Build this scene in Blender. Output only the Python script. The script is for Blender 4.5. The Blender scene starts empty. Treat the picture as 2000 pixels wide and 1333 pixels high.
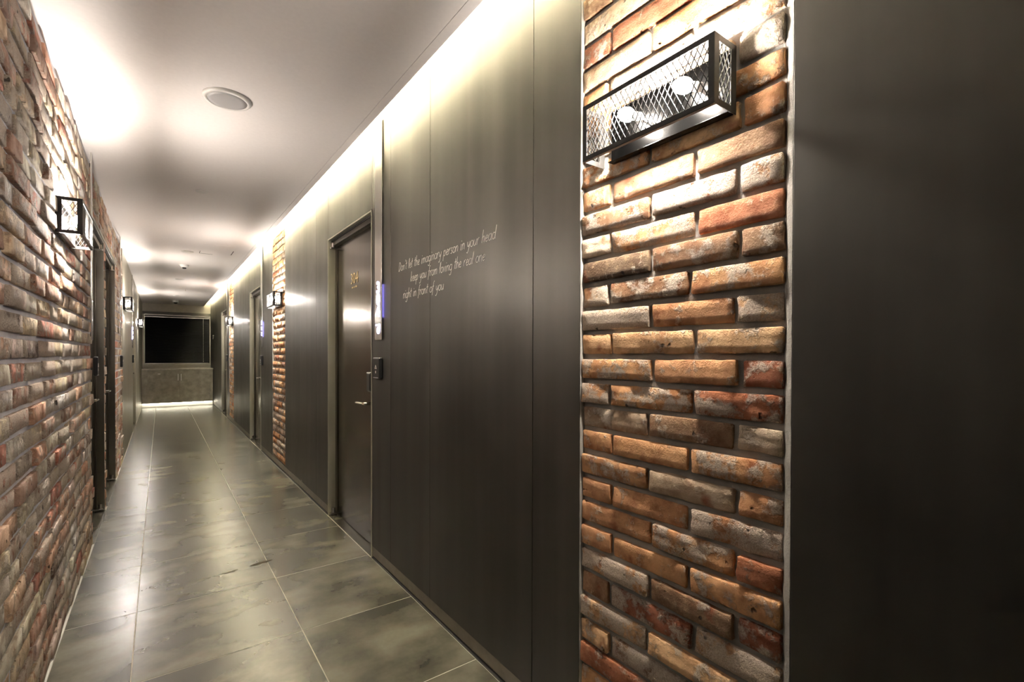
import bpy, bmesh, math, random
from mathutils import Vector, Matrix, noise

random.seed(11)
S = bpy.context.scene
COL = S.collection

# ------------------------------------------------------------------ camera
YAW, PITCH, ROLL, FPX, PCY, EYE = math.radians(36.233), math.radians(-0.4665), math.radians(0.1554), 936.51, 700.65, 1.2
cam_d = bpy.data.cameras.new('camera')
cam = bpy.data.objects.new('camera', cam_d)
COL.objects.link(cam)
S.camera = cam
cam_d.sensor_width = 36.0
cam_d.lens = FPX / 2000.0 * 36.0
cam_d.shift_y = (PCY - 666.5) / 2000.0
cam_d.clip_start = 0.02
_f = Vector((math.sin(YAW) * math.cos(PITCH), math.cos(YAW) * math.cos(PITCH), math.sin(PITCH)))
_r0 = Vector((math.cos(YAW), -math.sin(YAW), 0))
_u0 = _r0.cross(_f)
_r = _r0 * math.cos(ROLL) + _u0 * math.sin(ROLL)
_u = -_r0 * math.sin(ROLL) + _u0 * math.cos(ROLL)
cam.matrix_world = Matrix(((_r.x, _u.x, -_f.x, 0), (_r.y, _u.y, -_f.y, 0), (_r.z, _u.z, -_f.z, EYE), (0, 0, 0, 1)))

# ------------------------------------------------------------------ light levels and exposure
world = bpy.data.worlds.new('world')
S.world = world
world.use_nodes = True
world.node_tree.nodes['Background'].inputs[0].default_value = (0.02, 0.022, 0.03, 1)
world.node_tree.nodes['Background'].inputs[1].default_value = 0.3
S.view_settings.view_transform = 'Standard'
S.view_settings.look = 'None'
S.view_settings.gamma = 1.0
S.view_settings.use_curve_mapping = False
S.view_settings.exposure = 1.95
S.cycles.sample_clamp_indirect = 7.0
S.cycles.blur_glossy = 1.0
S.cycles.caustics_refractive = False
BULB_STRENGTH = 440.0
BULB_COLOR = (1.0, 0.92, 0.83, 1)
LED_STRENGTH = 270.0
LED_COLOR = (1.0, 0.94, 0.68, 1)

# ------------------------------------------------------------------ main measures (metres)
XR, XL, ZC = 1.005, -0.344, 2.38          # right panel face, left brick face, ceiling
YB, YE = -3.0, 14.1                       # wall behind, end wall
COVE_X = 0.87                             # edge of the ceiling at the light slot
PANEL_TOP = 2.512

# ------------------------------------------------------------------ mesh helpers
class MB:
    def __init__(self):
        self.v = []; self.f = []
    def box(self, x0, x1, y0, y1, z0, z1):
        x0, x1 = min(x0, x1), max(x0, x1); y0, y1 = min(y0, y1), max(y0, y1); z0, z1 = min(z0, z1), max(z0, z1)
        n = len(self.v)
        self.v += [(x0, y0, z0), (x1, y0, z0), (x1, y1, z0), (x0, y1, z0), (x0, y0, z1), (x1, y0, z1), (x1, y1, z1), (x0, y1, z1)]
        self.f += [tuple(n + i for i in q) for q in ((0, 3, 2, 1), (4, 5, 6, 7), (0, 1, 5, 4), (1, 2, 6, 5), (2, 3, 7, 6), (3, 0, 4, 7))]
        return self
    def bar(self, a, b, w, h=None, up=(1, 0, 0)):
        h = h or w
        a, b = Vector(a), Vector(b); d = (b - a).normalized(); u = Vector(up)
        s = d.cross(u).normalized(); u = s.cross(d).normalized()
        n = len(self.v)
        for p in (a, b):
            for i, j in ((-1, -1), (1, -1), (1, 1), (-1, 1)):
                self.v.append(tuple(p + s * (i * w / 2) + u * (j * h / 2)))
        self.f += [tuple(n + i for i in q) for q in ((0, 3, 2, 1), (4, 5, 6, 7), (0, 1, 5, 4), (1, 2, 6, 5), (2, 3, 7, 6), (3, 0, 4, 7))]
        return self
    def lathe(self, prof, seg=20, o=(0, 0, 0), ax=(0, 0, 1)):
        """prof: list of (radius, height along ax)"""
        ax = Vector(ax).normalized(); t = Vector((1, 0, 0)) if abs(ax.x) < .9 else Vector((0, 1, 0))
        e1 = ax.cross(t).normalized(); e2 = ax.cross(e1).normalized(); o = Vector(o)
        base = len(self.v)
        for r, h in prof:
            for k in range(seg):
                a = 2 * math.pi * k / seg
                self.v.append(tuple(o + ax * h + e1 * (r * math.cos(a)) + e2 * (r * math.sin(a))))
        for i in range(len(prof) - 1):
            for k in range(seg):
                k2 = (k + 1) % seg
                self.f.append((base + i * seg + k, base + i * seg + k2, base + (i + 1) * seg + k2, base + (i + 1) * seg + k))
        self.f.append(tuple(base + k for k in range(seg))[::-1])
        self.f.append(tuple(base + (len(prof) - 1) * seg + k for k in range(seg)))
        return self
    def mesh(self, name, mat, smooth=False):
        m = bpy.data.meshes.new(name)
        m.from_pydata(self.v, [], self.f)
        bm = bmesh.new(); bm.from_mesh(m)
        bmesh.ops.recalc_face_normals(bm, faces=bm.faces)
        bm.to_mesh(m); bm.free()
        if smooth:
            for p in m.polygons: p.use_smooth = True
        m.materials.append(mat)
        return m
    def build(self, name, mat, parent=None, smooth=False, bevel=0, loc=None):
        o = bpy.data.objects.new(name, self.mesh(name, mat, smooth))
        COL.objects.link(o)
        if parent: o.parent = parent
        if loc: o.location = loc
        if bevel:
            b = o.modifiers.new('bevel', 'BEVEL'); b.width = bevel; b.segments = 2; b.limit_method = 'ANGLE'
        return o

def tag(o, label, cat=None, group=None, kind=None):
    o['label'] = label
    if cat: o['category'] = cat
    if group: o['group'] = group
    if kind: o['kind'] = kind
    return o

def empty(name, loc=(0, 0, 0)):
    o = bpy.data.objects.new(name, None)
    o.empty_display_size = .1
    o.location = loc
    COL.objects.link(o)
    return o

def rel(o, parent):
    """parent a world-space part under an empty that is not at the origin"""
    o.parent = parent
    o.matrix_parent_inverse = Matrix.Translation(parent.location).inverted()
    return o

# ------------------------------------------------------------------ materials
def new_mat(name):
    m = bpy.data.materials.new(name); m.use_nodes = True
    nt = m.node_tree
    return m, nt, nt.nodes['Principled BSDF']

def N(nt, typ, **kw):
    n = nt.nodes.new(typ)
    for k, v in kw.items(): setattr(n, k, v)
    return n

def ramp(nt, fac, stops):
    r = N(nt, 'ShaderNodeValToRGB')
    el = r.color_ramp.elements
    while len(el) < len(stops): el.new(0.5)
    for e, (p, c) in zip(el, stops):
        e.position = p; e.color = c if len(c) == 4 else (*c, 1)
    nt.links.new(fac, r.inputs[0])
    return r.outputs[0]

def mix(nt, fac, a, b, blend='MIX'):
    n = N(nt, 'ShaderNodeMix', data_type='RGBA', blend_type=blend)
    for sock, val in ((0, fac), (6, a), (7, b)):
        if hasattr(val, 'is_linked'): nt.links.new(val, n.inputs[sock])
        else: n.inputs[sock].default_value = val if sock == 0 else (*val[:3], 1)
    return n.outputs[2]

def math_(nt, op, a, b=None, clamp=False):
    n = N(nt, 'ShaderNodeMath', operation=op, use_clamp=clamp)
    for i, val in ((0, a), (1, b)):
        if val is None: continue
        if hasattr(val, 'is_linked'): nt.links.new(val, n.inputs[i])
        else: n.inputs[i].default_value = val
    return n.outputs[0]

def noise_tex(nt, vec, scale, detail=4, rough=.55, typ='ShaderNodeTexNoise'):
    n = N(nt, typ)
    n.inputs['Scale'].default_value = scale
    n.inputs['Detail'].default_value = detail
    n.inputs['Roughness'].default_value = rough
    nt.links.new(vec, n.inputs['Vector'])
    return n.outputs[0]

def obj_coords(nt, shuffle=True, scale=(1, 1, 1), world_=False):
    mp = N(nt, 'ShaderNodeMapping'); mp.inputs['Scale'].default_value = scale
    if world_:
        g = N(nt, 'ShaderNodeNewGeometry'); src = g.outputs['Position']
    else:
        src = N(nt, 'ShaderNodeTexCoord').outputs['Object']
    if shuffle:
        oi = N(nt, 'ShaderNodeObjectInfo')
        va = N(nt, 'ShaderNodeVectorMath', operation='ADD')
        nt.links.new(src, va.inputs[0])
        k = math_(nt, 'MULTIPLY', oi.outputs['Random'], 37.0)
        cb = N(nt, 'ShaderNodeCombineXYZ')
        nt.links.new(k, cb.inputs[0]); nt.links.new(math_(nt, 'MULTIPLY', k, 1.7), cb.inputs[1]); nt.links.new(math_(nt, 'MULTIPLY', k, -2.3), cb.inputs[2])
        nt.links.new(cb.outputs[0], va.inputs[1]); src = va.outputs[0]
    nt.links.new(src, mp.inputs['Vector'])
    return mp.outputs[0]

def bump(nt, bsdf, height, strength, dist):
    b = N(nt, 'ShaderNodeBump'); b.inputs['Strength'].default_value = strength; b.inputs['Distance'].default_value = dist
    nt.links.new(height, b.inputs['Height']); nt.links.new(b.outputs[0], bsdf.inputs['Normal'])

def plain(name, col, rough=.5, metal=0.0, spec=.5, mottled=0.0, scale=30):
    m, nt, b = new_mat(name)
    b.inputs['Base Color'].default_value = (*col, 1)
    b.inputs['Roughness'].default_value = rough
    b.inputs['Metallic'].default_value = metal
    b.inputs['Specular IOR Level'].default_value = spec
    if mottled:
        v = obj_coords(nt)
        n = noise_tex(nt, v, scale, 5)
        lo = tuple(c * (1 - mottled) for c in col); hi = tuple(min(1, c * (1 + mottled)) for c in col)
        nt.links.new(ramp(nt, n, [(.3, lo), (.7, hi)]), b.inputs['Base Color'])
    return m

def emitter(name, col, strength):
    m, nt, b = new_mat(name)
    b.inputs['Base Color'].default_value = (.8, .8, .8, 1)
    b.inputs['Emission Color'].default_value = col
    b.inputs['Emission Strength'].default_value = strength
    return m

def brick_mat(name, joined):
    m, nt, b = new_mat(name)
    vec = obj_coords(nt, shuffle=not joined, world_=joined)
    if joined:
        at = N(nt, 'ShaderNodeAttribute', attribute_name='tone'); tone, lime_amt = at.outputs['Color'], at.outputs['Alpha']
    else:
        oi = N(nt, 'ShaderNodeObjectInfo'); tone, lime_amt = oi.outputs['Color'], oi.outputs['Alpha']
    n_big = noise_tex(nt, vec, 13, 4, .6)
    n_mid = noise_tex(nt, vec, 42, 6, .65)
    n_fine = noise_tex(nt, vec, 260, 5, .7)
    dark = mix(nt, 1.0, tone, (.52, .42, .36), 'MULTIPLY')
    lite = mix(nt, .35, tone, (.75, .50, .27))
    c = mix(nt, ramp(nt, n_big, [(.34, (0, 0, 0)), (.62, (1, 1, 1))]), dark, tone)
    c = mix(nt, ramp(nt, n_mid, [(.52, (0, 0, 0)), (.74, (.85, .85, .85))]), c, lite)
    # reddish burnt patches
    n_red = noise_tex(nt, vec, 17.3, 3, .5)
    c = mix(nt, ramp(nt, n_red, [(.60, (0, 0, 0)), (.72, (.75, .75, .75))]), c, (.27, .075, .03))
    # lime and old mortar left on the face
    n_l = noise_tex(nt, vec, 21, 7, .68)
    shift = math_(nt, 'SUBTRACT', math_(nt, 'ADD', n_l, lime_amt), 0.5)
    lime_f = ramp(nt, shift, [(.47, (0, 0, 0)), (.57, (1, 1, 1))])
    lime_c = mix(nt, ramp(nt, n_fine, [(.35, (0, 0, 0)), (.65, (1, 1, 1))]), (.50, .40, .31), (.80, .70, .59))
    c = mix(nt, math_(nt, 'MULTIPLY', lime_f, .82), c, lime_c)
    # black pits
    n_p = noise_tex(nt, vec, 33, 2, .4)
    pit = ramp(nt, n_p, [(.235, (1, 1, 1)), (.285, (0, 0, 0))])
    c = mix(nt, math_(nt, 'MULTIPLY', pit, .8), c, (.03, .02, .015))
    nt.links.new(c, b.inputs['Base Color'])
    b.inputs['Roughness'].default_value = .88
    b.inputs['Specular IOR Level'].default_value = .25
    hh = math_(nt, 'ADD', math_(nt, 'MULTIPLY', n_mid, .9), math_(nt, 'MULTIPLY', n_fine, .35))
    crumb = math_(nt, 'MULTIPLY', noise_tex(nt, vec, 140, 4, .8), math_(nt, 'MULTIPLY', lime_f, 1.3))
    hh = math_(nt, 'ADD', hh, crumb)
    hh = math_(nt, 'SUBTRACT', hh, math_(nt, 'MULTIPLY', pit, 1.5))
    bump(nt, b, hh, 1.0, .007)
    return m

M_BRICK = brick_mat('old_brick', False)
M_BRICKS = brick_mat('old_brick_far', True)

def mortar_mat(name, col):
    m, nt, b = new_mat(name)
    v = obj_coords(nt, False, world_=True)
    n1 = noise_tex(nt, v, 9, 5); n2 = noise_tex(nt, v, 180, 6, .7)
    c = ramp(nt, n1, [(.3, tuple(x * .78 for x in col)), (.7, tuple(x * 1.15 for x in col))])
    nt.links.new(c, b.inputs['Base Color'])
    b.inputs['Roughness'].default_value = .95; b.inputs['Specular IOR Level'].default_value = .2
    bump(nt, b, n2, .7, .004)
    return m
M_MORTAR = mortar_mat('mortar', (.38, .355, .32))
M_MORTAR_L = mortar_mat('mortar_left', (.70, .68, .71))

def steel_mat(name, lo, hi, r0, r1, wave=.5, metal=1.0):
    m, nt, b = new_mat(name)
    v = obj_coords(nt, True, (1, 1, .05))
    vs = obj_coords(nt, True)
    streak = noise_tex(nt, v, 6, 3, .5)
    cloud = noise_tex(nt, vs, 2.2, 4, .6)
    f = math_(nt, 'ADD', math_(nt, 'MULTIPLY', streak, .6), math_(nt, 'MULTIPLY', cloud, .4))
    nt.links.new(ramp(nt, f, [(.36, lo), (.64, hi)]), b.inputs['Base Color'])
    rr = N(nt, 'ShaderNodeMapRange'); rr.inputs[1].default_value = .3; rr.inputs[2].default_value = .7
    rr.inputs[3].default_value = r0; rr.inputs[4].default_value = r1
    nt.links.new(cloud, rr.inputs[0]); nt.links.new(rr.outputs[0], b.inputs['Roughness'])
    b.inputs['Metallic'].default_value = metal
    if wave:
        v2 = obj_coords(nt, True, (1, 1, .07))
        w = noise_tex(nt, v2, 3.2, 2, .4)
        bump(nt, b, w, wave, .02)
    return m
M_PANEL = steel_mat('blackened_steel', (.060, .055, .047), (.100, .092, .081), .38, .48, .35, 0.75)
M_PANEL.node_tree.nodes['Principled BSDF'].inputs['IOR'].default_value = 1.6
M_LEAF = steel_mat('door_steel', (.14, .122, .10), (.18, .16, .135), .17, .24, .0)
M_FRAME = steel_mat('frame_steel', (.34, .33, .26), (.44, .42, .34), .30, .40, 0, .55)
M_FRAME_DK = steel_mat('frame_steel_dark', (.14, .125, .105), (.20, .18, .15), .3, .4, 0)
M_LEFTPANEL = steel_mat('grey_steel', (.36, .34, .27), (.46, .43, .35), .36, .46, .2, .6)
M_STAINLESS = plain('stainless', (.62, .60, .57), .22, 1.0)
M_CHROME = plain('chrome', (.75, .72, .66), .12, 1.0)
M_GOLD = plain('brass', (.85, .66, .34), .25, 1.0)
M_BLACKMETAL = plain('black_powder_coat', (.018, .017, .016), .42, 0, .4, .2, 120)
M_PLATE = plain('satin_grey_metal', (.022, .0215, .021), .24, 1.0)
M_BLACKPL = plain('black_plastic', (.012, .012, .012), .3)
M_SKIRT = plain('skirting_metal', (.22, .195, .16), .38, .6, .5, .15, 20)
M_GAP = plain('shadow_gap', (.02, .018, .016), .7)
M_WHITE = plain('white_paint', (.78, .76, .70), .6)
M_PRINT = plain('white_vinyl', (.86, .83, .76), .5)
M_PORCELAIN = plain('white_plastic', (.75, .73, .70), .35)
M_GREYPLASTIC = plain('grey_plastic', (.42, .41, .41), .5)
M_BULB = emitter('bulb_glow', BULB_COLOR, BULB_STRENGTH)
M_LED = emitter('led_tape', LED_COLOR, LED_STRENGTH)
M_DIGIT = emitter('digit_glow', (.50, .50, 1.0, 1), 3.5)
M_HALO = emitter('digit_halo', (.25, .22, 1.0, 1), 6.0)

def ceiling_mat():
    m, nt, b = new_mat('ceiling_paint')
    v = obj_coords(nt, False, world_=True)
    n = noise_tex(nt, v, 60, 4)
    nt.links.new(ramp(nt, n, [(.3, (.83, .785, .765)), (.7, (.86, .815, .795))]), b.inputs['Base Color'])
    b.inputs['Roughness'].default_value = .62
    b.inputs['Specular IOR Level'].default_value = .35
    return m
M_CEIL = ceiling_mat()

def tile_mat():
    m, nt, b = new_mat('concrete_tile')
    v = obj_coords(nt, True); vst = obj_coords(nt, True, (.55, 1, 1))
    c1 = noise_tex(nt, v, 3.2, 2, .45); c2 = noise_tex(nt, vst, 8, 2, .4); c3 = noise_tex(nt, v, 55, 2, .5)
    f = math_(nt, 'ADD', math_(nt, 'MULTIPLY', c1, .65), math_(nt, 'MULTIPLY', c2, .35))
    c = ramp(nt, f, [(.37, (.028, .0265, .0175)), (.48, (.095, .089, .062)), (.62, (.20, .188, .135))])
    c = mix(nt, .14, c, ramp(nt, c3, [(.3, (.06, .055, .042)), (.7, (.17, .158, .125))]))
    nt.links.new(c, b.inputs['Base Color'])
    b.inputs['Roughness'].default_value = .27
    b.inputs['Specular IOR Level'].default_value = 1.0
    b.inputs['IOR'].default_value = 1.55
    return m
M_TILE = tile_mat()
M_GROUT = plain('grout', (.56, .52, .43), .8)
M_LAM = plain('cabinet_laminate', (.26, .235, .185), .42, 0, .5, .3, 9)
M_LAMTOP = plain('worktop_laminate', (.40, .36, .30), .4, 0, .5, .2, 14)
M_ENDWALL = plain('end_wall_paint', (.44, .40, .33), .6, 0, .4, .08, 8)
M_ENDDARK = plain('window_surround', (.12, .11, .09), .5, 0, .4, .1, 8)

# ------------------------------------------------------------------ floor
fl = tag(MB().box(XL - .2, XR + .2, YB, YE, -.06, -.0008).build('floor', M_GROUT), 'dark grey concrete-look tiled corridor floor with pale joints', 'floor', kind='structure')
TX = [XL + .003, -.0923, .4933, XR - .006]
ty0 = 1.5966 - 8 * .606
mesh_cache = {}
k = 0
while True:
    y0 = ty0 + k * .606; y1 = y0 + .606; k += 1
    if y0 > YE - .05: break
    if y1 < YB: continue
    y0c, y1c = max(y0, YB), min(y1, YE)
    for i in range(3):
        w, l = TX[i + 1] - TX[i] - .0044, y1c - y0c - .0044
        key = (i, round(l, 3))
        if key not in mesh_cache:
            mesh_cache[key] = MB().box(-w / 2, w / 2, -l / 2, l / 2, -.010, -.0004).mesh('floor_tile', M_TILE)
        o = bpy.data.objects.new('floor_tile', mesh_cache[key]); COL.objects.link(o)
        o.location = ((TX[i] + TX[i + 1]) / 2, (y0c + y1c) / 2, .0005)
        o.parent = fl

# ------------------------------------------------------------------ ceiling with the light slot along the right wall
ce = tag(MB().box(XL - .2, COVE_X - .042, YB, YE, ZC, ZC + .04).build('ceiling', M_CEIL), 'smooth off-white painted corridor ceiling', 'ceiling', kind='structure')
MB().box(COVE_X - .040, COVE_X, YB, YE, ZC, ZC + .03).box(COVE_X - .006, COVE_X, YB, YE, ZC + .03, ZC + .055).build('edge_trim', M_CEIL, ce)
MB().box(XL - .2, COVE_X - .03, YB, YE, ZC + .04, ZC + .30).build('upper_board', M_CEIL, ce)
MB().box(COVE_X - .03, XR + .2, YB, YE, ZC + .26, ZC + .30).build('slot_top', M_WHITE, ce)
_led = MB()
_nl = 68; _ly = [YB + .02 + (YE - YB - .04) * q / _nl for q in range(_nl + 1)]
for q in range(_nl + 1):
    _led.v += [(COVE_X - .026, _ly[q], ZC + .045), (COVE_X - .012, _ly[q], ZC + .045), (COVE_X - .012, _ly[q], ZC + .052), (COVE_X - .026, _ly[q], ZC + .052)]
for q in range(_nl):
    for k in range(4): _led.f.append((q * 4 + k, q * 4 + (k + 1) % 4, q * 4 + 4 + (k + 1) % 4, q * 4 + 4 + k))
_led.f += [(0, 1, 2, 3), tuple(_nl * 4 + k for k in (3, 2, 1, 0))]
led = tag(_led.build('led_strip', M_LED), 'warm yellow light strip hidden in the ceiling slot along the steel wall', 'light strip')

# ------------------------------------------------------------------ right wall: steel panels
wr = tag(MB().box(XR + .16, XR + .22, YB, YE, -.05, ZC + .3).build('wall_right', M_GAP), 'wall of blackened steel panels with three brick pillars and doors', 'wall', kind='structure')
MB().box(XR - .004, XR + .05, YB, YE, PANEL_TOP + .002, ZC + .26).build('slot_wall', M_WHITE, wr)
D1, D2, D3 = (2.765, 3.683), (6.648, 7.558), (10.448, 11.40)
DOOR_TOP = 2.05
PIL = [(.438, 1.030), (5.211, 5.892), (9.40, 10.08)]
def panel(y0, y1, z0=.066, z1=PANEL_TOP, parent=wr, s=1, X=XR, mat=None, dx=0):
    g = .0012
    return MB().box(X + s * dx, X + s * (dx + .02), y0 + g, y1 - g, z0, z1).build('panel', mat or M_PANEL, parent, bevel=.0012)
runs = [(YB, -1.9), (-1.9, -.75), (-.75, PIL[0][0]), (PIL[0][1], 1.254), (1.254, 2.014), (2.014, 2.485), (2.485, D1[0]),
        (D1[1], 4.02), (4.02, PIL[1][0]), (PIL[1][1], D2[0]), (D2[1], 8.45), (8.45, PIL[2][0]), (PIL[2][1], D3[0]), (D3[1], 12.5), (12.5, YE)]
for a, b in runs: panel(a, b)
for a, b in (D1, D2, D3): panel(a, b, DOOR_TOP + .004)
# backing behind panels so that no light leaks
MB().box(XR + .03, XR + .17, YB, D1[0] - .02, 0, ZC + .3).box(XR + .03, XR + .17, D1[1] + .02, D2[0] - .02, 0, ZC + .3).box(XR + .03, XR + .17, D2[1] + .02, D3[0] - .02, 0, ZC + .3).box(XR + .03, XR + .17, D3[1] + .02, YE, 0, ZC + .3).build('backing', M_GAP, wr)
for a, b in (D1, D2, D3): MB().box(XR + .03, XR + .17, a - .02, b + .02, DOOR_TOP + .03, ZC + .3).build('backing', M_GAP, wr)
bb = empty('baseboard_right'); tag(bb, 'low metal skirting at the foot of the steel wall', 'skirting', kind='structure')
for a, b in ((YB, D1[0]), (D1[1], D2[0]), (D2[1], D3[0]), (D3[1], YE)):
    MB().box(XR + .002, XR + .026, a, b, .010, .064).build('skirting_board', M_SKIRT, bb, bevel=.001)
    MB().box(XR - .006, XR + .03, a, b, -.004, .0025).build('base_gap', M_GAP, bb)

# ------------------------------------------------------------------ bricks
TONES = [  # fired clay, from tan to burnt red and grey
 (.50, .255, .10), (.42, .20, .08), (.36, .125, .05), (.30, .10, .045), (.27, .15, .075), (.20, .115, .06), (.46, .36, .25), (.56, .34, .16), (.13, .085, .05), (.40, .30, .20)]
TW = [6, 5, 2.2, 1.2, 3, 1.5, 2, 4.5, .7, 2]
def pick_tone(rng, pale=.10):
    c = rng.choices(TONES, TW)[0]
    j = rng.uniform(.90, 1.12) * (1.85 if pale > .2 else 1.55)
    g = (c[0] * .45 + c[1] * .4 + c[2] * .15)
    c = tuple((x * (1 - pale) + g * pale * 1.35) * j for x in c)
    lime = rng.choice((.36, .40, .43, .46, .49, .53, .59))
    return (*c, lime)

def brick_verts(L, H, D, nx, nz, amp, rng, ragged=.002):
    """a brick with an uneven front (front towards -X at x=0, body to x=+D), centred in y and z"""
    off = Vector((rng.uniform(-50, 50), rng.uniform(-50, 50), rng.uniform(-50, 50)))
    tilt = rng.uniform(-.004, .004); tz = rng.uniform(-.002, .002)
    V = []; F = []
    rim = .0028
    gy = [-L / 2] + [-L / 2 + rim + (L - 2 * rim) * q / (nx - 2) for q in range(nx - 1)] + [L / 2] if nx > 2 else [-L / 2 + L * q / nx for q in range(nx + 1)]
    gz = [-H / 2] + [-H / 2 + rim + (H - 2 * rim) * q / (nz - 2) for q in range(nz - 1)] + [H / 2] if nz > 2 else [-H / 2 + H * q / nz for q in range(nz + 1)]
    for j in range(nz + 1):
        for i in range(nx + 1):
            y = gy[i]; z = gz[j]
            x = tilt * (2 * y / L) + tz * (2 * z / H)
            x += amp * noise.noise(Vector((0, y * 28, z * 28)) + off) + amp * .6 * noise.noise(Vector((5, y * 75, z * 75)) + off)
            if i in (0, nx) or j in (0, nz): x += .0025
            if i in (0, nx): y += rng.uniform(-1, 1) * ragged * .7 + ragged * noise.noise(Vector((9, y, z * 40)) + off)
            if j in (0, nz): z += ragged * 1.2 * noise.noise(Vector((z, y * 30, 3)) + off)
            if (i in (0, nx)) and (j in (0, nz)):
                y *= .985; z *= .94; x += .001
            V.append((x, y, z))
    W = nx + 1
    for j in range(nz):
        for i in range(nx):
            a = j * W + i
            F.append((a, a + W, a + W + 1, a + 1))
    ring = [i for i in range(W)] + [j * W + nx for j in range(1, nz + 1)] + [nz * W + i for i in range(nx - 1, -1, -1)] + [j * W for j in range(nz - 1, 0, -1)]
    b0 = len(V)
    for r_ in ring: V.append((D, V[r_][1], V[r_][2]))
    n = len(ring)
    for q in range(n):
        a, b = ring[q], ring[(q + 1) % n]
        F.append((a, b, b0 + (q + 1) % n, b0 + q))
    return V, F

def brick_mesh(L, H, D, nx, nz, amp, rng, ragged=.002, mat=None):
    V, F = brick_verts(L, H, D, nx, nz, amp, rng, ragged)
    m = bpy.data.meshes.new('brick'); m.from_pydata(V, [], F); m.materials.append(mat or M_BRICK)
    for i, p in enumerate(m.polygons):
        p.use_smooth = i < nx * nz
    return m

COURSE, BH = .0700, .0555

class Joined:
    def __init__(self): self.v = []; self.f = []; self.c = []
    def add(self, V, F, fn, col):
        n = len(self.v)
        self.v += [fn(p) for p in V]; self.f += [tuple(n + i for i in q) for q in F]; self.c += [col] * len(V)
    def build(self, name, parent):
        m = bpy.data.meshes.new(name); m.from_pydata(self.v, [], self.f); m.materials.append(M_BRICKS)
        at = m.color_attributes.new('tone', 'FLOAT_COLOR', 'POINT')
        for i, c in enumerate(self.c): at.data[i].color = c
        o = bpy.data.objects.new(name, m); COL.objects.link(o); o.parent = parent; o['kind'] = 'stuff'
        return o

def pillar_rows(y0, y1, rng, first):
    """y intervals for each course between y0 and y1, alternating like the photographed pillar"""
    w = y1 - y0
    rows = []
    n = int((ZC + .24 - .085) / COURSE)
    for r_ in range(n):
        cuts = ([y0 + .204, y0 + .457] if r_ % 2 == first else [y0 + .094, y0 + .324])
        while cuts[-1] + .23 < y1 - .03: cuts.append(cuts[-1] + .232)
        cuts = [c + rng.uniform(-.008, .008) for c in cuts]
        e = [y0] + cuts + [y1]
        rows.append([(e[i] + (.006 if i else 0.0), e[i + 1] - (.006 if i + 1 < len(e) - 1 else 0.0)) for i in range(len(e) - 1)])
    return rows

def pillar(idx, label, detail, as_parts):
    y0, y1 = PIL[idx]
    rng = random.Random(40 + idx)
    p = tag(MB().box(XR + .014, XR + .05, y0, y1, .066, ZC + .26).build('brick_pillar', M_MORTAR), label, 'pillar', 'brick pillars in the steel wall', 'structure')
    ya, yb = y0 + (.018 if idx == 0 else .008), y1 - .007
    J = Joined()
    for r_, row in enumerate(pillar_rows(ya, yb, rng, 0)):
        z = .1100 + COURSE * r_
        for a, b in row:
            L = b - a
            H = BH + rng.uniform(-.003, .003)
            rough = rng.random()
            amp = .0012 if rough < .6 else (.0026 if rough < .9 else .0055)
            nx, nz = detail
            nx = max(2, round(nx * L / .22))
            x = XR + .003 + rng.uniform(-.003, .003)
            col = pick_tone(rng)
            if as_parts:
                o = bpy.data.objects.new('brick', brick_mesh(L, H, .02, nx, nz, amp, rng, .0022 if idx == 0 else .001))
                COL.objects.link(o); o.parent = p
                o.location = (x, (a + b) / 2, z + rng.uniform(-.0015, .0015)); o.rotation_euler = (rng.uniform(-.006, .006), 0, 0)
                o.color = col
            else:
                V, F = brick_verts(L, H, .02, 2, 1, .001, rng, .001)
                J.add(V, F, lambda q, x=x, y=(a + b) / 2, z=z: (q[0] + x, q[1] + y, q[2] + z), col)
    if not as_parts: J.build('bricks', p)
    # lumpy mortar along both edges of the pillar
    for ye, w in ((y0, .018 if idx == 0 else .008), (y1, -.007)):
        V = []; F = []; n = 260 if idx == 0 else 60
        for q in range(n + 1):
            z = .066 + (ZC + .26 - .066) * q / n
            j = noise.noise(Vector((1, z * 30, idx))) * .0025 + noise.noise(Vector((4, z * 90, idx))) * .0015
            inner = ye + w * (1 + .22 * noise.noise(Vector((7, z * 22, ye))) * (1 if w > 0 else 2))
            V += [(XR + .001 + j * .3, ye, z), (XR + .003 + j, ye + (inner - ye) * .55, z), (XR + .013, inner, z)]
            if q < n:
                a = q * 3
                F += [(a, a + 1, a + 4, a + 3), (a + 1, a + 2, a + 5, a + 4)]
        m = MB(); m.v = V; m.f = F
        m.build('mortar_edge', M_MORTAR, p, smooth=True)
    return p
pillar(0, 'wide reclaimed brick pillar carrying the largest lamp, beside the nearest dark steel panel', (13, 5), True)
pillar(1, 'narrow brick pillar between the two nearer steel doors', (4, 2), True)
pillar(2, 'slim brick pillar farthest down the steel wall', (2, 1), False)

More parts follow.
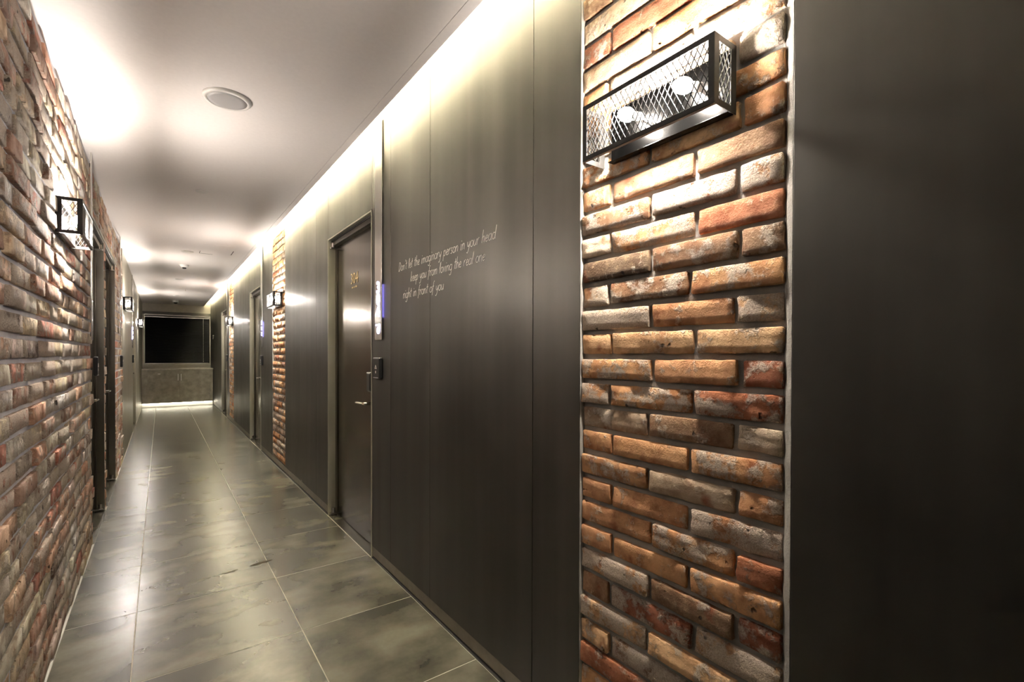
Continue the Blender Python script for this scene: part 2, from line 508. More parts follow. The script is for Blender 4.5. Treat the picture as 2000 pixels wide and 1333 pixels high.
# ------------------------------------------------------------------ left wall: brick with two recessed doors, then steel
LA, LB, LC = (3.965, 4.795), (4.905, 5.885), (9.32, 10.24)
LBRICK_END = 6.9
wl = MB()
XM = XL - .009
LBRICK_START = 1.30
for a, b, z0, z1 in ((LBRICK_START, LA[0], 0, ZC), (LA[0], LB[1], 2.055, ZC), (LA[1], LB[0], 0, 2.055), (LB[1], LBRICK_END, 0, ZC)):
    wl.box(XM - .14, XM, a, b, z0, z1)
wl = tag(wl.build('wall_left', M_MORTAR_L), 'rough reclaimed brick wall with lavender-grey mortar, opposite the steel panels', 'wall', kind='structure')
MB().box(XM - .20, XM - .15, YB, YE, -.05, ZC + .05).build('backing', M_GAP, wl)
rng = random.Random(5)
cells = []
nrow = int(ZC / .0735)
for r_ in range(nrow + 1):
    z = r_ * .0735 + .0735 / 2 + .002
    if z + .03 > ZC: break
    y = LBRICK_START + (.004 if r_ % 2 else -.112) + rng.uniform(-.0, .03) * (1 if r_ % 2 else -1)
    while y < LBRICK_END:
        L = rng.choice((.20, .215, .215, .225, .24, .13, .26)) + rng.uniform(-.01, .01)
        a, b = max(y, LBRICK_START + .004), min(y + L, LBRICK_END)
        y += L + .014
        segs = [(a, b)]
        if z < 2.055 + .03:
            out = []
            for (o0, o1) in (LA, LB):
                nxt = []
                for p0, p1 in segs:
                    if p1 <= o0 or p0 >= o1: nxt.append((p0, p1)); continue
                    if p0 < o0 - .03: nxt.append((p0, o0))
                    if p1 > o1 + .03: nxt.append((o1, p1))
                segs = nxt
        for p0, p1 in segs:
            if p1 - p0 > .03: cells.append((p0, p1, z))
def pj(X, Y, Z):
    v = Vector((X, Y, Z - EYE)); w = v.dot(_f)
    if w < .05: return None
    return 1000 + FPX * v.dot(_r) / w, PCY - FPX * v.dot(_u) / w
def apparent(c):
    a, b = pj(XL, c[0], c[2]), pj(XL, c[1], c[2])
    if not a or not b: return 0
    x0, x1 = max(0, min(a[0], b[0])), min(2000, max(a[0], b[0]))
    ym = (a[1] + b[1]) / 2
    if x1 <= x0 or ym < -20 or ym > 1353: return 0
    return (x1 - x0) * FPX * .06 / max(.3, Vector((XL, (c[0] + c[1]) / 2, c[2] - EYE)).dot(_f))
cells.sort(key=apparent, reverse=True)
LVAR = [[brick_mesh(Lv, .0575, .022, 7, 3, am, random.Random(70 + i), .0016) for i, am in enumerate((.0012, .0012, .0018, .0022, .003, .0015, .004))] for Lv in (.12, .17, .215, .25)]
JL = Joined()
Rz = Matrix.Rotation(math.pi, 3, 'Z')
for i, (a, b, z) in enumerate(cells):
    L = b - a; proud = rng.choice((0, 0, .001, .002, -.002, .003, .005, .009)) * (1 if L > .05 else 0)
    x = XL - .002 + proud
    col = pick_tone(rng, .26)
    col = (min(.85, col[0] * 1.22), min(.8, col[1] * 1.2), min(.75, col[2] * 1.35), col[3] + .04)
    if i < 300:
        k = min(range(4), key=lambda q: abs((.12, .17, .215, .25)[q] - L))
        o = bpy.data.objects.new('brick', rng.choice(LVAR[k])); COL.objects.link(o); o.parent = wl
        o.location = (x, (a + b) / 2, z + rng.uniform(-.002, .002)); o.rotation_euler = (rng.uniform(-.01, .01), 0, math.pi + rng.uniform(-.012, .012))
        o.scale = (1, L / (.12, .17, .215, .25)[k], 1)
        o.color = col
    else:
        V, F = brick_verts(L, .0575, .022, 3 if apparent((a, b, z)) > 0 else 1, 1, .0015, rng, .0012)
        JL.add(V, F, lambda q, x=x, y=(a + b) / 2, z=z: (x - q[0], y - q[1], q[2] + z), col)
JL.build('bricks', wl)
# light mortar bed line and steel angles over the two recessed doors
MB().box(XM - .02, XL + .004, LA[0] - .10, LB[1] + .10, 2.050, 2.064).build('lintel_angle', M_FRAME, wl)
# unseen dark panels near the viewer, added to darken reflections opposite; steel further down
for a, b in ((YB, -1.9), (-1.9, -.8), (-.8, .25), (.25, LBRICK_START)):
    panel(a, b, .012, ZC - .004, wl, -1, XL, M_PANEL)
MB().box(XM - .15, XL - .021, YB, LBRICK_START, 0, ZC).build('backing', M_GAP, wl)
for a, b in ((LBRICK_END, 8.2), (8.2, LC[0]), (LC[1], 11.2), (11.2, 12.6), (12.6, YE)):
    panel(a, b, .012, ZC - .004, wl, -1, XL, M_LEFTPANEL)
panel(LC[0], LC[1], DOOR_TOP + .004, ZC - .004, wl, -1, XL, M_LEFTPANEL)
MB().box(XM - .15, XL - .021, LBRICK_END, LC[0] - .02, 0, ZC).box(XM - .15, XL - .021, LC[1] + .02, YE, 0, ZC).box(XM - .15, XL - .021, LC[0] - .02, LC[1] + .02, DOOR_TOP + .03, ZC).build('backing', M_GAP, wl)
tl = tag(MB().box(XL - .004, XL + .004, LBRICK_START, LA[0], -.003, .004).box(XL - .004, XL + .004, LB[1], LBRICK_END, -.003, .004).build('trim_1', M_WHITE), 'pale sealant line between brick wall and floor tiles', 'trim', kind='structure')

# ------------------------------------------------------------------ wall behind the camera
tag(MB().box(XL - .2, XR + .2, YB - .1, YB, -.05, ZC + .3).build('wall_back', M_ENDDARK), 'plain dark wall closing the corridor at its near end', 'wall', kind='structure')

# ------------------------------------------------------------------ doors
def curve_tube(mb, pts, r, seg=10):
    pts = [Vector(p) for p in pts]
    base = len(mb.v)
    for i, p in enumerate(pts):
        d = (pts[min(i + 1, len(pts) - 1)] - pts[max(i - 1, 0)]).normalized()
        t = Vector((0, 0, 1)) if abs(d.z) < .9 else Vector((1, 0, 0))
        e1 = d.cross(t).normalized(); e2 = d.cross(e1)
        for k in range(seg):
            a = 2 * math.pi * k / seg
            mb.v.append(tuple(p + e1 * r * math.cos(a) + e2 * r * math.sin(a)))
    for i in range(len(pts) - 1):
        for k in range(seg):
            k2 = (k + 1) % seg
            mb.f.append((base + i * seg + k, base + i * seg + k2, base + (i + 1) * seg + k2, base + (i + 1) * seg + k))
    mb.f.append(tuple(base + k for k in range(seg))[::-1]); mb.f.append(tuple(base + (len(pts) - 1) * seg + k for k in range(seg)))
    return mb

def text_obj(name, txt, size, loc, s, mat, parent=None, extrude=.0008, align='CENTER', offset=0.0):
    cu = bpy.data.curves.new(name, 'FONT'); cu.body = txt; cu.size = size; cu.extrude = extrude
    cu.align_x = align; cu.align_y = 'CENTER'; cu.offset = offset; cu.resolution_u = 4
    cu.materials.append(mat)
    o = bpy.data.objects.new(name, cu); COL.objects.link(o)
    if s > 0: R = Matrix(((0, 0, -1), (-1, 0, 0), (0, 1, 0)))
    else: R = Matrix(((0, 0, 1), (1, 0, 0), (0, 1, 0)))
    o.matrix_world = Matrix.Translation(loc) @ R.to_4x4()
    bpy.context.view_layer.update()
    me = bpy.data.meshes.new_from_object(o.evaluated_get(bpy.context.evaluated_depsgraph_get()))
    mo = bpy.data.objects.new(name, me); mo.matrix_world = o.matrix_world.copy()
    bpy.data.objects.remove(o); COL.objects.link(mo); mo.name = name
    if parent: mo.parent = parent
    return mo

def door(n, s, X, y0, y1, label, mats, number=None, proud=.004):
    """s=+1: in the right wall (deeper = +X). Hinges at the far jamb, lever near."""
    mf, ml = mats
    e = empty('door_%d' % n); tag(e, label, 'door', kind='structure')
    def bx(d0, d1, a, b, z0, z1): return (X + s * d0, X + s * d1, a, b, z0, z1)
    H = DOOR_TOP
    fr = MB().box(*bx(-proud, .135, y0, y0 + .010, 0, H)).box(*bx(-proud, .135, y1 - .010, y1, 0, H)).box(*bx(-proud, .135, y0, y1, H - .010, H))
    fr.build('door_frame', mf, e, bevel=.001)
    st = MB().box(*bx(.048, .062, y1 - .048, y1 - .010, 0, H - .01)).box(*bx(.048, .062, y0 + .010, y0 + .03, 0, H - .01)).box(*bx(.024, .062, y0 + .010, y1 - .010, H - .052, H - .018))
    st.build('door_stop', M_FRAME_DK, e, bevel=.001)
    MB().box(*bx(.02, .048, y0 + .012, y1 - .012, H - .020, H - .011)).build('head_seal', M_GAP, e)
    MB().box(*bx(-.004, .14, y0 + .01, y1 - .01, -.002, .004)).build('threshold', M_TILE, e)
    lf = MB().box(*bx(.056, .096, y0 + .014, y1 - .014, .008, H - .02)).build('door_leaf', ml, e, bevel=.002)
    # pivots at the far jamb
    for z in (.012, H - .075):
        hb = MB().box(*bx(.006, .056, y1 - .052, y1 - .012, z, z + .012))
        hb.lathe([(.013, 0), (.013, .045)], 14, (X + s * .028, y1 - .032, z + .002))
        hb.build('pivot_hinge', M_STAINLESS, e, bevel=.001)
    hy = y0 + .135; hz = .895
    hd = MB().lathe([(.024, 0), (.024, .007), (.020, .009)], 24, (X + s * .056, hy, hz), (-s, 0, 0))
    curve_tube(hd, [(X + s * .05, hy, hz), (X + s * .012, hy, hz), (X + s * .004, hy + .004, hz), (X - s * .002, hy + .016, hz), (X - s * .002, hy + .145, hz - .004)], .0085)
    hd.build('lever_handle', M_CHROME, lf, smooth=False)
    lk = MB().box(*bx(.020, .056, y0 + .090, y0 + .165, .968, 1.088)).build('door_lock', M_BLACKPL, lf, bevel=.014)
    MB().box(*bx(.018, .05, y0 + .105, y0 + .150, 1.080, 1.0895)).build('lock_cap', M_PORCELAIN, lf, bevel=.003)
    if number:
        text_obj('door_number', number, .105, (X + s * .0545, y0 + .49, 1.712), s, M_GOLD, lf, .001)
    ny = y0 + .49
    if number is not None:
        MB().box(*bx(.0545, .056, ny - .055, ny - .018, 1.650, 1.662)).box(*bx(.0545, .056, ny - .010, ny + .012, 1.650, 1.660)).box(*bx(.0545, .056, ny + .02, ny + .055, 1.650, 1.660)).build('name_plate', M_GOLD, lf)
    return e
door(1, 1, XR, *D1, 'dark steel door numbered in brass beside the handwritten quote panel', (M_FRAME, M_LEAF), '304')
door(2, 1, XR, *D2, 'dark steel door in the right wall just past the middle brick pillar', (M_FRAME, M_LEAF), '')
door(3, 1, XR, *D3, 'small dark steel door past the farthest brick pillar, near the window', (M_FRAME, M_LEAF), None)
door(4, -1, XL, *LA, 'dark door recessed in the brick wall behind the left lamp', (M_FRAME_DK, M_LEAF), None, -.004)
door(5, -1, XL, *LB, 'dark door in the brick wall, the farther of the adjoining pair', (M_FRAME_DK, M_LEAF), None, -.004)
door(6, -1, XL, *LC, 'door flush in the grey steel stretch beyond the brick wall', (M_LEFTPANEL, M_LEFTPANEL), None)

# ------------------------------------------------------------------ number rails, card readers
def rail(s, X, yc, ztop, label, digits=None, w=.105, lit=True, t=.0):
    e = empty('number_rail', (X, yc, 1.28)); tag(e, label, 'number sign', 'vertical metal number rails by the doors')
    def bx(d0, d1, a, b, z0, z1): return (X - s * d0, X - s * d1, a, b, z0, z1)
    body = MB().box(*bx(  .004, .010, yc - w / 2, yc + w / 2, 1.280, ztop)).build('rail', M_STAINLESS, e, bevel=.0015)
    rel(body, e)
    for zz in (1.30, ztop - .08):
        rel(MB().box(*bx(0, .004, yc - .012, yc + .012, zz, zz + .02)).build('spacer', M_BLACKMETAL, e), e)
    if lit:
        h = MB().box(*bx(.001, .0032, yc - w * .30, yc + w * .30, 1.41, 1.595)).build('halo_light', M_HALO, e); rel(h, e)
    if digits:
        for i, ch in enumerate(digits):
            t_ = text_obj('digit', ch, .092, (X - s * .0115, yc, 1.575 - i * .0665), s, M_DIGIT, None, .0012, offset=.002); rel(t_, e)
        ic = MB().lathe([(.020, 0), (.020, .002)], 16, (X - s * .0100, yc - .004, 1.335), (-s, 0, 0)).box(*bx(.0100, .0120, yc - .028, yc - .006, 1.340, 1.372)).box(*bx(.0100, .0120, yc + .012, yc + .034, 1.362, 1.37)).build('icon', M_DIGIT, e); rel(ic, e)
        for dy in (-.036, .036): rel(MB().lathe([(.004, 0), (.003, .003)], 10, (X - s * .010, yc + dy, 1.39), (-s, 0, 0)).build('screw', M_CHROME, e), e)
    else:
        for i in range(3 if lit else 0):
            b = MB().box(*bx(.0100, .0115, yc - .018, yc + .018, 1.555 - i * .0665, 1.60 - i * .0665)).build('digit', M_DIGIT, e, bevel=.006); rel(b, e)
    return e
rail(1, XR, 2.644, PANEL_TOP, 'tall metal rail with large glowing digits beside the nearest steel door', '304')
rail(1, XR, 6.535, PANEL_TOP, 'metal number rail beside the second steel door, near the middle brick pillar')
rail(1, XR, 10.325, PANEL_TOP, 'metal number rail beside the farthest steel door', lit=False)
rail(-1, XL + .010, 3.755, ZC - .002, 'metal number rail on the brick wall behind the left lamp', lit=False, w=.05)
rail(-1, XL + .010, 6.25, ZC - .002, 'metal number rail on the brick pier past the two adjoining doors', lit=False, w=.06)
rail(-1, XL, 9.16, ZC - .006, 'metal rail with blue glowing digits on the grey steel stretch')

def reader(s, X, yc, label, w=.105):
    e = empty('card_reader', (X, yc, 1.06)); tag(e, label, 'card reader', 'black key card readers by the doors')
    def bx(d0, d1, a, b, z0, z1): return (X - s * d0, X - s * d1, a, b, z0, z1)
    rel(MB().box(*bx(0, .022, yc - w / 2, yc + w / 2, 1.062, 1.178)).build('reader_body', M_BLACKPL, e, bevel=.006), e)
    rel(MB().box(*bx(.004, .020, yc - w / 2 + .008, yc + w / 2 - .008, 1.1775, 1.181)).build('reader_cap', M_GREYPLASTIC, e, bevel=.001), e)
    rel(MB().bar((X - s * .0225, yc - .012, 1.118), (X - s * .0225, yc, 1.138), .003).bar((X - s * .0225, yc + .012, 1.118), (X - s * .0225, yc, 1.138), .003).bar((X - s * .0225, yc - .012, 1.118), (X - s * .0225, yc + .012, 1.118), .003).box(*bx(.021, .023, yc - .003, yc + .005, 1.092, 1.106)).build('reader_icon', M_PRINT, e), e)
    rel(MB().box(*bx(.018, .0235, yc - .034, yc + .034, 1.066, 1.069)).build('card_slot', M_GREYPLASTIC, e), e)
reader(1, XR, 2.648, 'black card reader between the handwritten quote and the nearest steel door')
reader(1, XR, 6.535, 'black card reader beside the second steel door')
reader(1, XR, 10.325, 'black card reader beside the farthest steel door')
reader(-1, XL + .012, 3.885, 'black card reader on the brick edge before the first recessed door', .06)
reader(-1, XL + .012, 6.30, 'black card reader on the brick pier past the two adjoining doors', .10)
reader(-1, XL, 9.16, 'black card reader on the grey steel stretch under blue digits', .10)

# ------------------------------------------------------------------ wall lamps
SL, SD, SH = .382, .085, .148
def grille(mb, P, U, V, w, h, cw, ch, t):
    """diamond lattice strands clipped to a w x h window. P corner, U and V unit axes"""
    P, U, V = Vector(P), Vector(U), Vector(V); nrm = U.cross(V)
    k = ch / cw
    for sgn in (1, -1):
        c = -h / k - cw
        while c < w + h / k + cw:
            # u = c + sgn * v / k
            pts = []
            v0, v1 = 0.0, h
            if sgn > 0: lo, hi = -c * k, (w - c) * k
            else: lo, hi = (c - w) * k, c * k
            v0, v1 = max(v0, lo), min(v1, hi)
            if v1 - v0 > .0015:
                a = P + U * (c + sgn * v0 / k) + V * v0 + nrm * (t * .35 * sgn); b = P + U * (c + sgn * v1 / k) + V * v1 + nrm * (t * .35 * sgn)
                mb.bar(a, b, t, t * 1.0, nrm)
            c += cw
    return mb
def make_sconce():
    """local frame: wall plane x=0, lamp towards -x, long axis y (0..SL), z from 0"""
    e = empty('wall_sconce')
    T = .0016
    fr = MB()
    x0, x1 = -SD, -SD + T
    fr.box(x0, x1, 0, SL, 0, .0125).box(x0, x1, 0, SL, SH - .0125, SH).box(x0, x1, 0, .0145, .0125, SH - .0125).box(x0, x1, SL - .0145, SL, .0125, SH - .0125)
    fr.box(x0, x0 + .010, T, SL - T, 0, T).box(x0, x0 + .010, T, SL - T, SH - T, SH)
    for ya, yb in ((0, T), (SL - T, SL)):
        fr.box(-SD + T, -SD + .018, ya, yb, 0, SH).box(-.021, 0, ya, yb, 0, SH).box(-SD + .018, -.021, ya, yb, 0, .014).box(-SD + .018, -.021, ya, yb, SH - .014, SH)
    fr.build('lamp_frame', M_BLACKMETAL, e, bevel=.0004)
    grille(MB(), (x1 + .001, .0145, .0125), (0, 1, 0), (0, 0, 1), SL - .029, SH - .025, .0150, .0290, .0017).build('front_mesh', M_BLACKMETAL, e)
    for yy in (T + .001, SL - T - .001):
        grille(MB(), (-SD + .018, yy, .014), (1, 0, 0), (0, 0, 1), SD - .039, SH - .028, .0150, .0290, .0017).build('end_mesh', M_BLACKMETAL, e)
    bp = MB().box(-.010, -.0085, .006, SL - .035, .002, .142).box(-.0085, 0, .006, SL - .035, .002, .0035).box(-.0085, 0, .006, SL - .035, .1405, .142).box(-.024, -.010, .006, SL - .035, .002, .0035)
    bp.build('back_plate', M_PLATE, e, bevel=.0004)
    for yb in (.060, .222):
        d = Vector((-.02, .88, .46)).normalized(); o = Vector((-.059, yb, .068))
        hl = MB().bar((-.010, yb - .006, .060), (-.055, yb - .006, .064), .007)
        hl.lathe([(.0085, -.016), (.0105, -.012), (.0105, .006), (.0085, .008)], 14, o, d)
        hl.build('lamp_holder', M_PORCELAIN, e)
        MB().lathe([(.0065, .009), (.011, .014), (.0165, .024), (.018, .033), (.016, .045), (.010, .056), (.004, .063)], 12, o, d).build('bulb', M_BULB, e, smooth=True)
    return e
proto = make_sconce()
G = 'black wire mesh wall lamps'
spots = [((XR, .554, 1.720), 0, 'large black mesh wall lamp with two glowing bulbs on the wide brick pillar'),
         ((XR, 5.345, 1.690), 0, 'black mesh wall lamp on the narrow brick pillar between two steel doors'),
         ((XR, 9.46, 1.690), 0, 'tiny black mesh wall lamp on the farthest brick pillar'),
         ((XL, 3.045, 1.693), math.pi, 'black mesh wall lamp on the left brick wall before the recessed doors'),
         ((XL, 7.37, 1.700), math.pi, 'glowing wall lamp on the grey steel just past the brick pier'),
         ((XL, 11.55, 1.700), math.pi, 'glowing wall lamp closest to the dark window')]
def copy_thing(o):
    c = o.copy(); COL.objects.link(c)
    for ch in o.children:
        d = ch.copy(); COL.objects.link(d); d.parent = c
    return c
for i, (loc, rz, lab) in enumerate(spots):
    o = proto if i == len(spots) - 1 else copy_thing(proto)
    o.location = loc; o.rotation_euler = (0, 0, rz); tag(o, lab, 'wall lamp', G)

# ------------------------------------------------------------------ handwritten quote on the steel wall
def arc(cx, cy, rx, ry, a0, a1, n=9):
    return [(cx + rx * math.cos(math.radians(a0 + (a1 - a0) * i / n)), cy + ry * math.sin(math.radians(a0 + (a1 - a0) * i / n))) for i in range(n + 1)]
GL = {
 'o': (.62, [arc(.31, .5, .28, .5, 80, 440, 14)]),
 'a': (.66, [arc(.30, .5, .27, .5, 50, 360, 12), [(.58, 1.0), (.56, .3), (.60, .05), (.68, .0)]]),
 'd': (.68, [arc(.30, .5, .27, .5, 50, 360, 12), [(.62, 2.0), (.57, .8), (.57, .2), (.64, 0)]]),
 'g': (.66, [arc(.30, .5, .27, .5, 50, 360, 12), [(.58, 1.0), (.56, -.3), (.46, -.75), (.25, -.82), (.08, -.6)]]),
 'n': (.62, [[(.06, 1.0), (.08, 0)], [(.08, .6), (.22, .95), (.40, 1.0), (.50, .75), (.50, .1), (.58, 0)]]),
 'm': (.92, [[(.06, 1.0), (.08, 0)], [(.08, .6), (.2, .95), (.34, 1.0), (.42, .75), (.42, 0)], [(.42, .6), (.54, .95), (.68, 1.0), (.78, .75), (.78, .1), (.86, 0)]]),
 'h': (.62, [[(.12, 2.0), (.06, 0)], [(.08, .6), (.22, .95), (.40, 1.0), (.50, .75), (.50, .1), (.56, 0)]]),
 'r': (.46, [[(.06, 1.0), (.08, 0)], [(.08, .55), (.2, .9), (.34, 1.05), (.46, .98)]]),
 'u': (.64, [[(.06, 1.0), (.06, .3), (.14, .03), (.30, .0), (.46, .25), (.52, .6)], [(.54, 1.0), (.52, .2), (.62, 0)]]),
 'y': (.62, [[(.04, 1.0), (.06, .5), (.16, .2), (.32, .2), (.48, .55)], [(.56, 1.0), (.48, .1), (.36, -.55), (.18, -.85), (.02, -.7)]]),
 'i': (.28, [[(.10, 1.0), (.08, .15), (.14, .0), (.22, .05)], [(.13, 1.42), (.15, 1.55)]]),
 'l': (.30, [[(.14, .7), (.24, 1.5), (.22, 2.0), (.12, 1.8), (.08, .5), (.12, .05), (.24, .05)]]),
 't': (.42, [[(.22, 1.75), (.16, .4), (.20, .05), (.34, .08)], [(.0, 1.15), (.42, 1.22)]]),
 'e': (.54, [[(.08, .45), (.42, .55), (.46, .85), (.30, 1.02), (.12, .8), (.06, .4), (.16, .05), (.32, .0), (.50, .2)]]),
 's': (.46, [[(.42, .9), (.28, 1.02), (.10, .88), (.12, .62), (.34, .42), (.38, .16), (.22, .0), (.04, .1)]]),
 'p': (.62, [[(.08, 1.0), (.06, -.85)], [(.08, .6), (.22, .95), (.42, 1.0), (.54, .6), (.44, .12), (.24, .0), (.09, .2)]]),
 'k': (.56, [[(.12, 2.0), (.06, 0)], [(.48, 1.0), (.10, .5), (.50, .0)]]),
 'f': (.44, [[(.48, 1.85), (.36, 2.0), (.24, 1.75), (.18, .5), (.12, -.6)], [(.02, 1.0), (.40, 1.06)]]),
 'v': (.52, [[(.04, 1.0), (.22, 0), (.46, 1.0)]]),
 'D': (.74, [[(.12, 1.8), (.08, 0)], [(.0, 1.78), (.4, 1.75), (.66, 1.2), (.60, .5), (.36, .05), (.02, .0)]]),
 "'": (.16, [[(.08, 2.0), (.05, 1.6)]]),
 ' ': (.42, []),
}
def write_line(txt, y_start, y_end, z0, xh, parent):
    tot = sum(GL[c][0] for c in txt) + .06 * len(txt)
    sx = (y_start - y_end) / tot; slant = .22; hw = .0013
    mb = MB(); cx = 0.0
    for c in txt:
        w, strokes = GL[c]
        for st in strokes:
            P = [((cx + x) * sx + (yy * xh) * slant, yy * xh) for x, yy in st]
            n0 = len(mb.v)
            for i, p in enumerate(P):
                a, b = P[max(i - 1, 0)], P[min(i + 1, len(P) - 1)]
                dx, dy = b[0] - a[0], b[1] - a[1]; l = math.hypot(dx, dy) or 1
                nx, ny = -dy / l * hw, dx / l * hw
                for q in (1, -1):
                    for xx in (.0004, .0010):
                        mb.v.append((XR - xx, y_start - (p[0] + q * nx), z0 + p[1] + q * ny))
            for i in range(len(P) - 1):
                a = n0 + i * 4; b = a + 4
                mb.f += [(a + 1, b + 1, b + 3, a + 3), (a, a + 1, b + 1, b), (a + 2, b + 2, b + 3, a + 3)]
        cx += w + .06
    return mb.build('text_line', M_PRINT, parent)
q = empty('wall_lettering', (0, 0, 0)); tag(q, 'white handwritten quote about an imaginary person, lettered on the steel wall', 'lettering')
write_line("Don't let the imaginary person in your head", 2.375, 1.475, 1.632, .0245, q)
write_line("keep you from loving the real one", 2.228, 1.548, 1.562, .0245, q)
write_line("right in front of you", 2.318, 1.880, 1.486, .0245, q)

q2 = empty('wall_lettering', (0, 0, 0)); tag(q2, 'small patch of white lettering on the steel panel nearest the window', 'lettering')
for j, (ya, yb) in enumerate(((13.50, 13.14), (13.46, 13.20), (13.49, 13.30))):
    zz = MB(); n = 26
    P = [(ya + (yb - ya) * i / n, 1.628 - j * .034 + (.011 if i % 2 else -.009)) for i in range(n + 1)]
    for a, b in zip(P, P[1:]): zz.bar((XR - .0008, a[0], a[1]), (XR - .0008, b[0], b[1]), .005, .0008)
    zz.build('text_line', M_PRINT, q2)

# ------------------------------------------------------------------ end of the corridor: wall, window, blind, cabinet
we = tag(MB().box(XL - .2, XR + .2, YE + .10, YE + .14, -.05, ZC + .3).box(XL - .2, XR + .2, YE, YE + .10, 0, .93).box(XL - .2, XR + .2, YE, YE + .10, 2.19, ZC + .3)
         .box(XL - .2, -.318, YE, YE + .10, .93, 2.19).build('wall_end', M_ENDWALL), 'plain beige-grey wall around the dark window at the corridor end', 'wall', kind='structure')
win = empty('window_1'); tag(win, 'wide dark window with pale metal frame at the corridor end', 'window', kind='structure')
MB().box(-.318, -.285, YE + .02, YE + .07, .935, 2.185).box(.985, XR, YE + .02, YE + .07, .935, 2.185).box(-.285, .985, YE + .02, YE + .07, .935, .965).box(-.285, .985, YE + .02, YE + .07, 2.15, 2.185).build('window_frame', M_FRAME, win, bevel=.002)
M_GLASS = plain('night_glass', (.004, .004, .006), .05, 0, .5)
MB().box(-.285, .985, YE + .05, YE + .056, .965, 2.15).build('pane', M_GLASS, win)
MB().box(-.33, XR, YE - .02, YE + .02, .915, .938).build('window_sill', M_ENDWALL, win, bevel=.002)
MB().box(-.34, XR, YE - .012, YE + .02, 2.13, 2.195).build('head_board', M_ENDDARK, win)
bl = empty('window_blind', (.34, YE + .01, .97)); tag(bl, 'black venetian blind lowered over the window at the corridor end', 'blind')
rel(MB().box(-.300, .980, YE - .030, YE + .012, 2.068, 2.118).build('head_rail', M_ENDDARK, bl, bevel=.002), bl)
rel(MB().box(-.304, .984, YE - .034, YE - .030, 2.062, 2.070).box(-.304, .984, YE - .034, YE - .030, 2.116, 2.122).box(-.306, -.300, YE - .034, YE - .030, 2.062, 2.122).box(.980, .986, YE - .034, YE - .030, 2.062, 2.122).build('rail_edge', M_STAINLESS, bl), bl)
sl = MB()
for i in range(52):
    z = .985 + i * .0208
    sl.bar((-.296, YE - .006, z), (.965, YE - .006, z), .023, .0012, Vector((0, -.80, .6)))
M_SLAT = plain('black_slat', (.004, .004, .0045), .6, 0, .2)
s_ = sl.build('slats', M_SLAT, bl); rel(s_, bl); s_['kind'] = 'stuff'
rel(MB().box(-.296, .965, YE - .020, YE + .006, .962, .976).build('bottom_rail', M_STAINLESS, bl, bevel=.002), bl)
cd = MB()
for i in range(26): cd.lathe([(.003, 0), (.0075, .006), (.003, .012)], 8, (.852, YE - .026, 1.0 + i * .041))
rel(cd.bar((.852, YE - .026, .99), (.852, YE - .026, 2.07), .002).build('bead_cord', M_PRINT, bl), bl)

CY = 13.3
cab = empty('low_cabinet', (.33, CY, 0)); tag(cab, 'low brown-grey two-door cabinet under the window', 'cabinet')
rel(MB().box(XL + .004, XR - .012, CY + .022, YE - .03, .085, .828).build('cabinet_body', M_LAM, cab), cab)
rel(MB().box(XL + .004, -.240, CY, CY + .021, .088, .822).build('filler_panel', M_LAM, cab, bevel=.001), cab)
dl = rel(MB().box(-.237, .344, CY, CY + .021, .088, .822).build('cabinet_door', M_LAM, cab, bevel=.0015), cab)
dr = rel(MB().box(.348, .930, CY, CY + .021, .088, .822).build('cabinet_door', M_LAM, cab, bevel=.0015), cab)
rel(MB().box(.933, XR - .012, CY, CY + .021, .088, .822).build('filler_panel', M_LAM, cab, bevel=.001), cab)
for d_, x in ((dl, .319), (dr, .376)):
    h_ = MB().box(x - .009, x + .009, CY - .026, CY - .016, .585, .740).box(x - .006, x + .006, CY - .016, CY, .600, .612).box(x - .006, x + .006, CY - .016, CY, .712, .724).build('pull_handle', M_PORCELAIN, d_, bevel=.003)
    h_.matrix_parent_inverse = Matrix.Identity(4)
rel(MB().box(-.052, -.004, CY - .003, CY, .737, .750).build('small_label', M_PRINT, cab), cab)
rel(MB().box(XL + .004, XR - .012, CY + .05, CY + .06, .0025, .084).build('kick_plate', M_WHITE, cab), cab)
M_KICK = emitter('kick_light_glow', (1.0, .93, .74, 1), 9.0)
rel(MB().box(XL + .02, XR - .03, CY + .016, CY + .021, .079, .084).build('kick_light', M_KICK, cab), cab)
tag(MB().box(XL + .003, XR - .003, CY - .014, YE - .022, .830, .856).build('worktop', M_LAMTOP, bevel=.003), 'continuous worktop on the low cabinet below the window', 'worktop')

# ------------------------------------------------------------------ ceiling fittings
sp = empty('ceiling_speaker', (.252, 2.577, ZC)); tag(sp, 'round flush ceiling speaker with pale grille and glossy rim, the largest ceiling disc', 'speaker')
rel(MB().lathe([(.100, 0), (.100, -.004), (.094, -.010), (.082, -.013), (.080, -.007)], 48, (.252, 2.577, ZC)).build('rim', M_PORCELAIN, sp, smooth=True), sp)
rel(MB().lathe([(.081, -.002), (.081, -.0095), (.06, -.0125), (.02, -.014)], 48, (.252, 2.577, ZC)).build('grille', M_GREYPLASTIC, sp, smooth=True), sp)
def small_disc(x, y, r, h, label, name='ceiling_detector', nub=0):
    e = empty(name, (x, y, ZC)); tag(e, label, 'detector' if name == 'ceiling_detector' else 'sprinkler')
    rel(MB().lathe([(r, 0), (r, -.003), (r * .9, -h * .6), (r * .6, -h)], 24, (x, y, ZC)).build('cover', M_PORCELAIN, e, smooth=False), e)
    if nub: rel(MB().lathe([(r * .45, -h), (r * .45, -h - nub * .7), (r * .3, -h - nub)], 16, (x, y, ZC)).build('sensor', M_BLACKPL, e), e)
small_disc(.241, 4.156, .036, .010, 'small round sprinkler cover on the ceiling between speaker and hatch', 'sprinkler_cover')
small_disc(.252, 6.68, .062, .016, 'flat round ceiling disc beside the access hatch')
small_disc(.256, 7.72, .052, .034, 'round smoke detector hanging just past the access hatch', nub=.018)
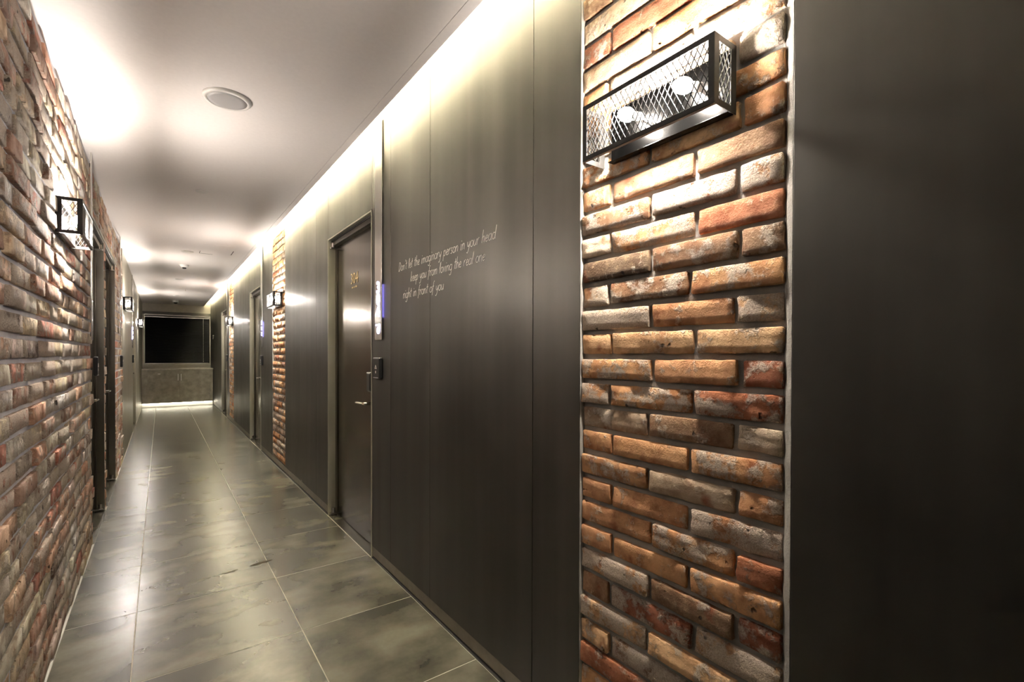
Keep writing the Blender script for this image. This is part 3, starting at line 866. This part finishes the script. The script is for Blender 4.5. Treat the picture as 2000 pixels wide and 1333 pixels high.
small_disc(.247, 9.25, .060, .010, 'thin round ceiling disc in the middle of the far ceiling', 'sprinkler_cover')
small_disc(.377, 10.66, .012, .030, 'tiny ceiling sprinkler nozzle past the far ceiling disc', 'sprinkler_cover')
small_disc(.255, 11.82, .055, .010, 'thin round ceiling disc just before the dome camera', 'sprinkler_cover')
cm = empty('dome_camera', (.27, 12.97, ZC)); tag(cm, 'white dome security camera on the ceiling in front of the window', 'camera')
rel(MB().lathe([(.060, 0), (.060, -.035), (.052, -.044)], 28, (.27, 12.97, ZC)).build('housing', M_PORCELAIN, cm), cm)
rel(MB().lathe([(.040, -.044), (.038, -.056), (.028, -.070), (.012, -.078)], 24, (.27, 12.97, ZC)).build('dome', M_BLACKPL, cm, smooth=True), cm)
ha = empty('access_hatch', (.52, 6.38, ZC)); tag(ha, 'square ceiling access hatch with thin dark seams', 'hatch')
rel(MB().box(.372, .676, 6.09, 6.69, ZC - .0012, ZC).build('hatch_panel', M_CEIL, ha), ha)
for q4 in ((.366, .3705, 6.55, 6.70), (.3705, .50, 6.695, 6.700), (.6775, .684, 6.36, 6.62)): rel(MB().box(*q4, ZC - .002, ZC).build('seam', M_GAP, ha), ha)

# ------------------------------------------------------------------ two scuffs on the tiles
M_SCUFF = plain('brown_scuff', (.075, .055, .03), .6, 0, .3, .4, 60)
for cx, cy, L, W, lab in ((.456, 3.058, .105, .040, 'larger brown scuff mark on the floor tile in the bright patch'), (.302, 3.034, .070, .016, 'thin brown scuff streak on the floor beside the larger scuff')):
    rs = random.Random(int(cx * 1000)); n = 22; P = []
    for i in range(n):
        a = 2 * math.pi * i / n; f_ = 1 + .45 * noise.noise(Vector((math.cos(a) * 1.7, math.sin(a) * 1.7, cx * 9))) + rs.uniform(-.12, .12)
        P.append((cx + math.cos(a) * L / 2 * f_, cy + math.sin(a) * W / 2 * f_ + math.cos(a) * L * .12))
    m = MB(); m.v = [(x, y, .0002) for x, y in P] + [(x, y, .0007) for x, y in P]
    m.f = [tuple(range(n, 2 * n))] + [(i, (i + 1) % n, n + (i + 1) % n, n + i) for i in range(n)]
    tag(m.build('scuff_mark', M_SCUFF), lab, 'scuff mark')
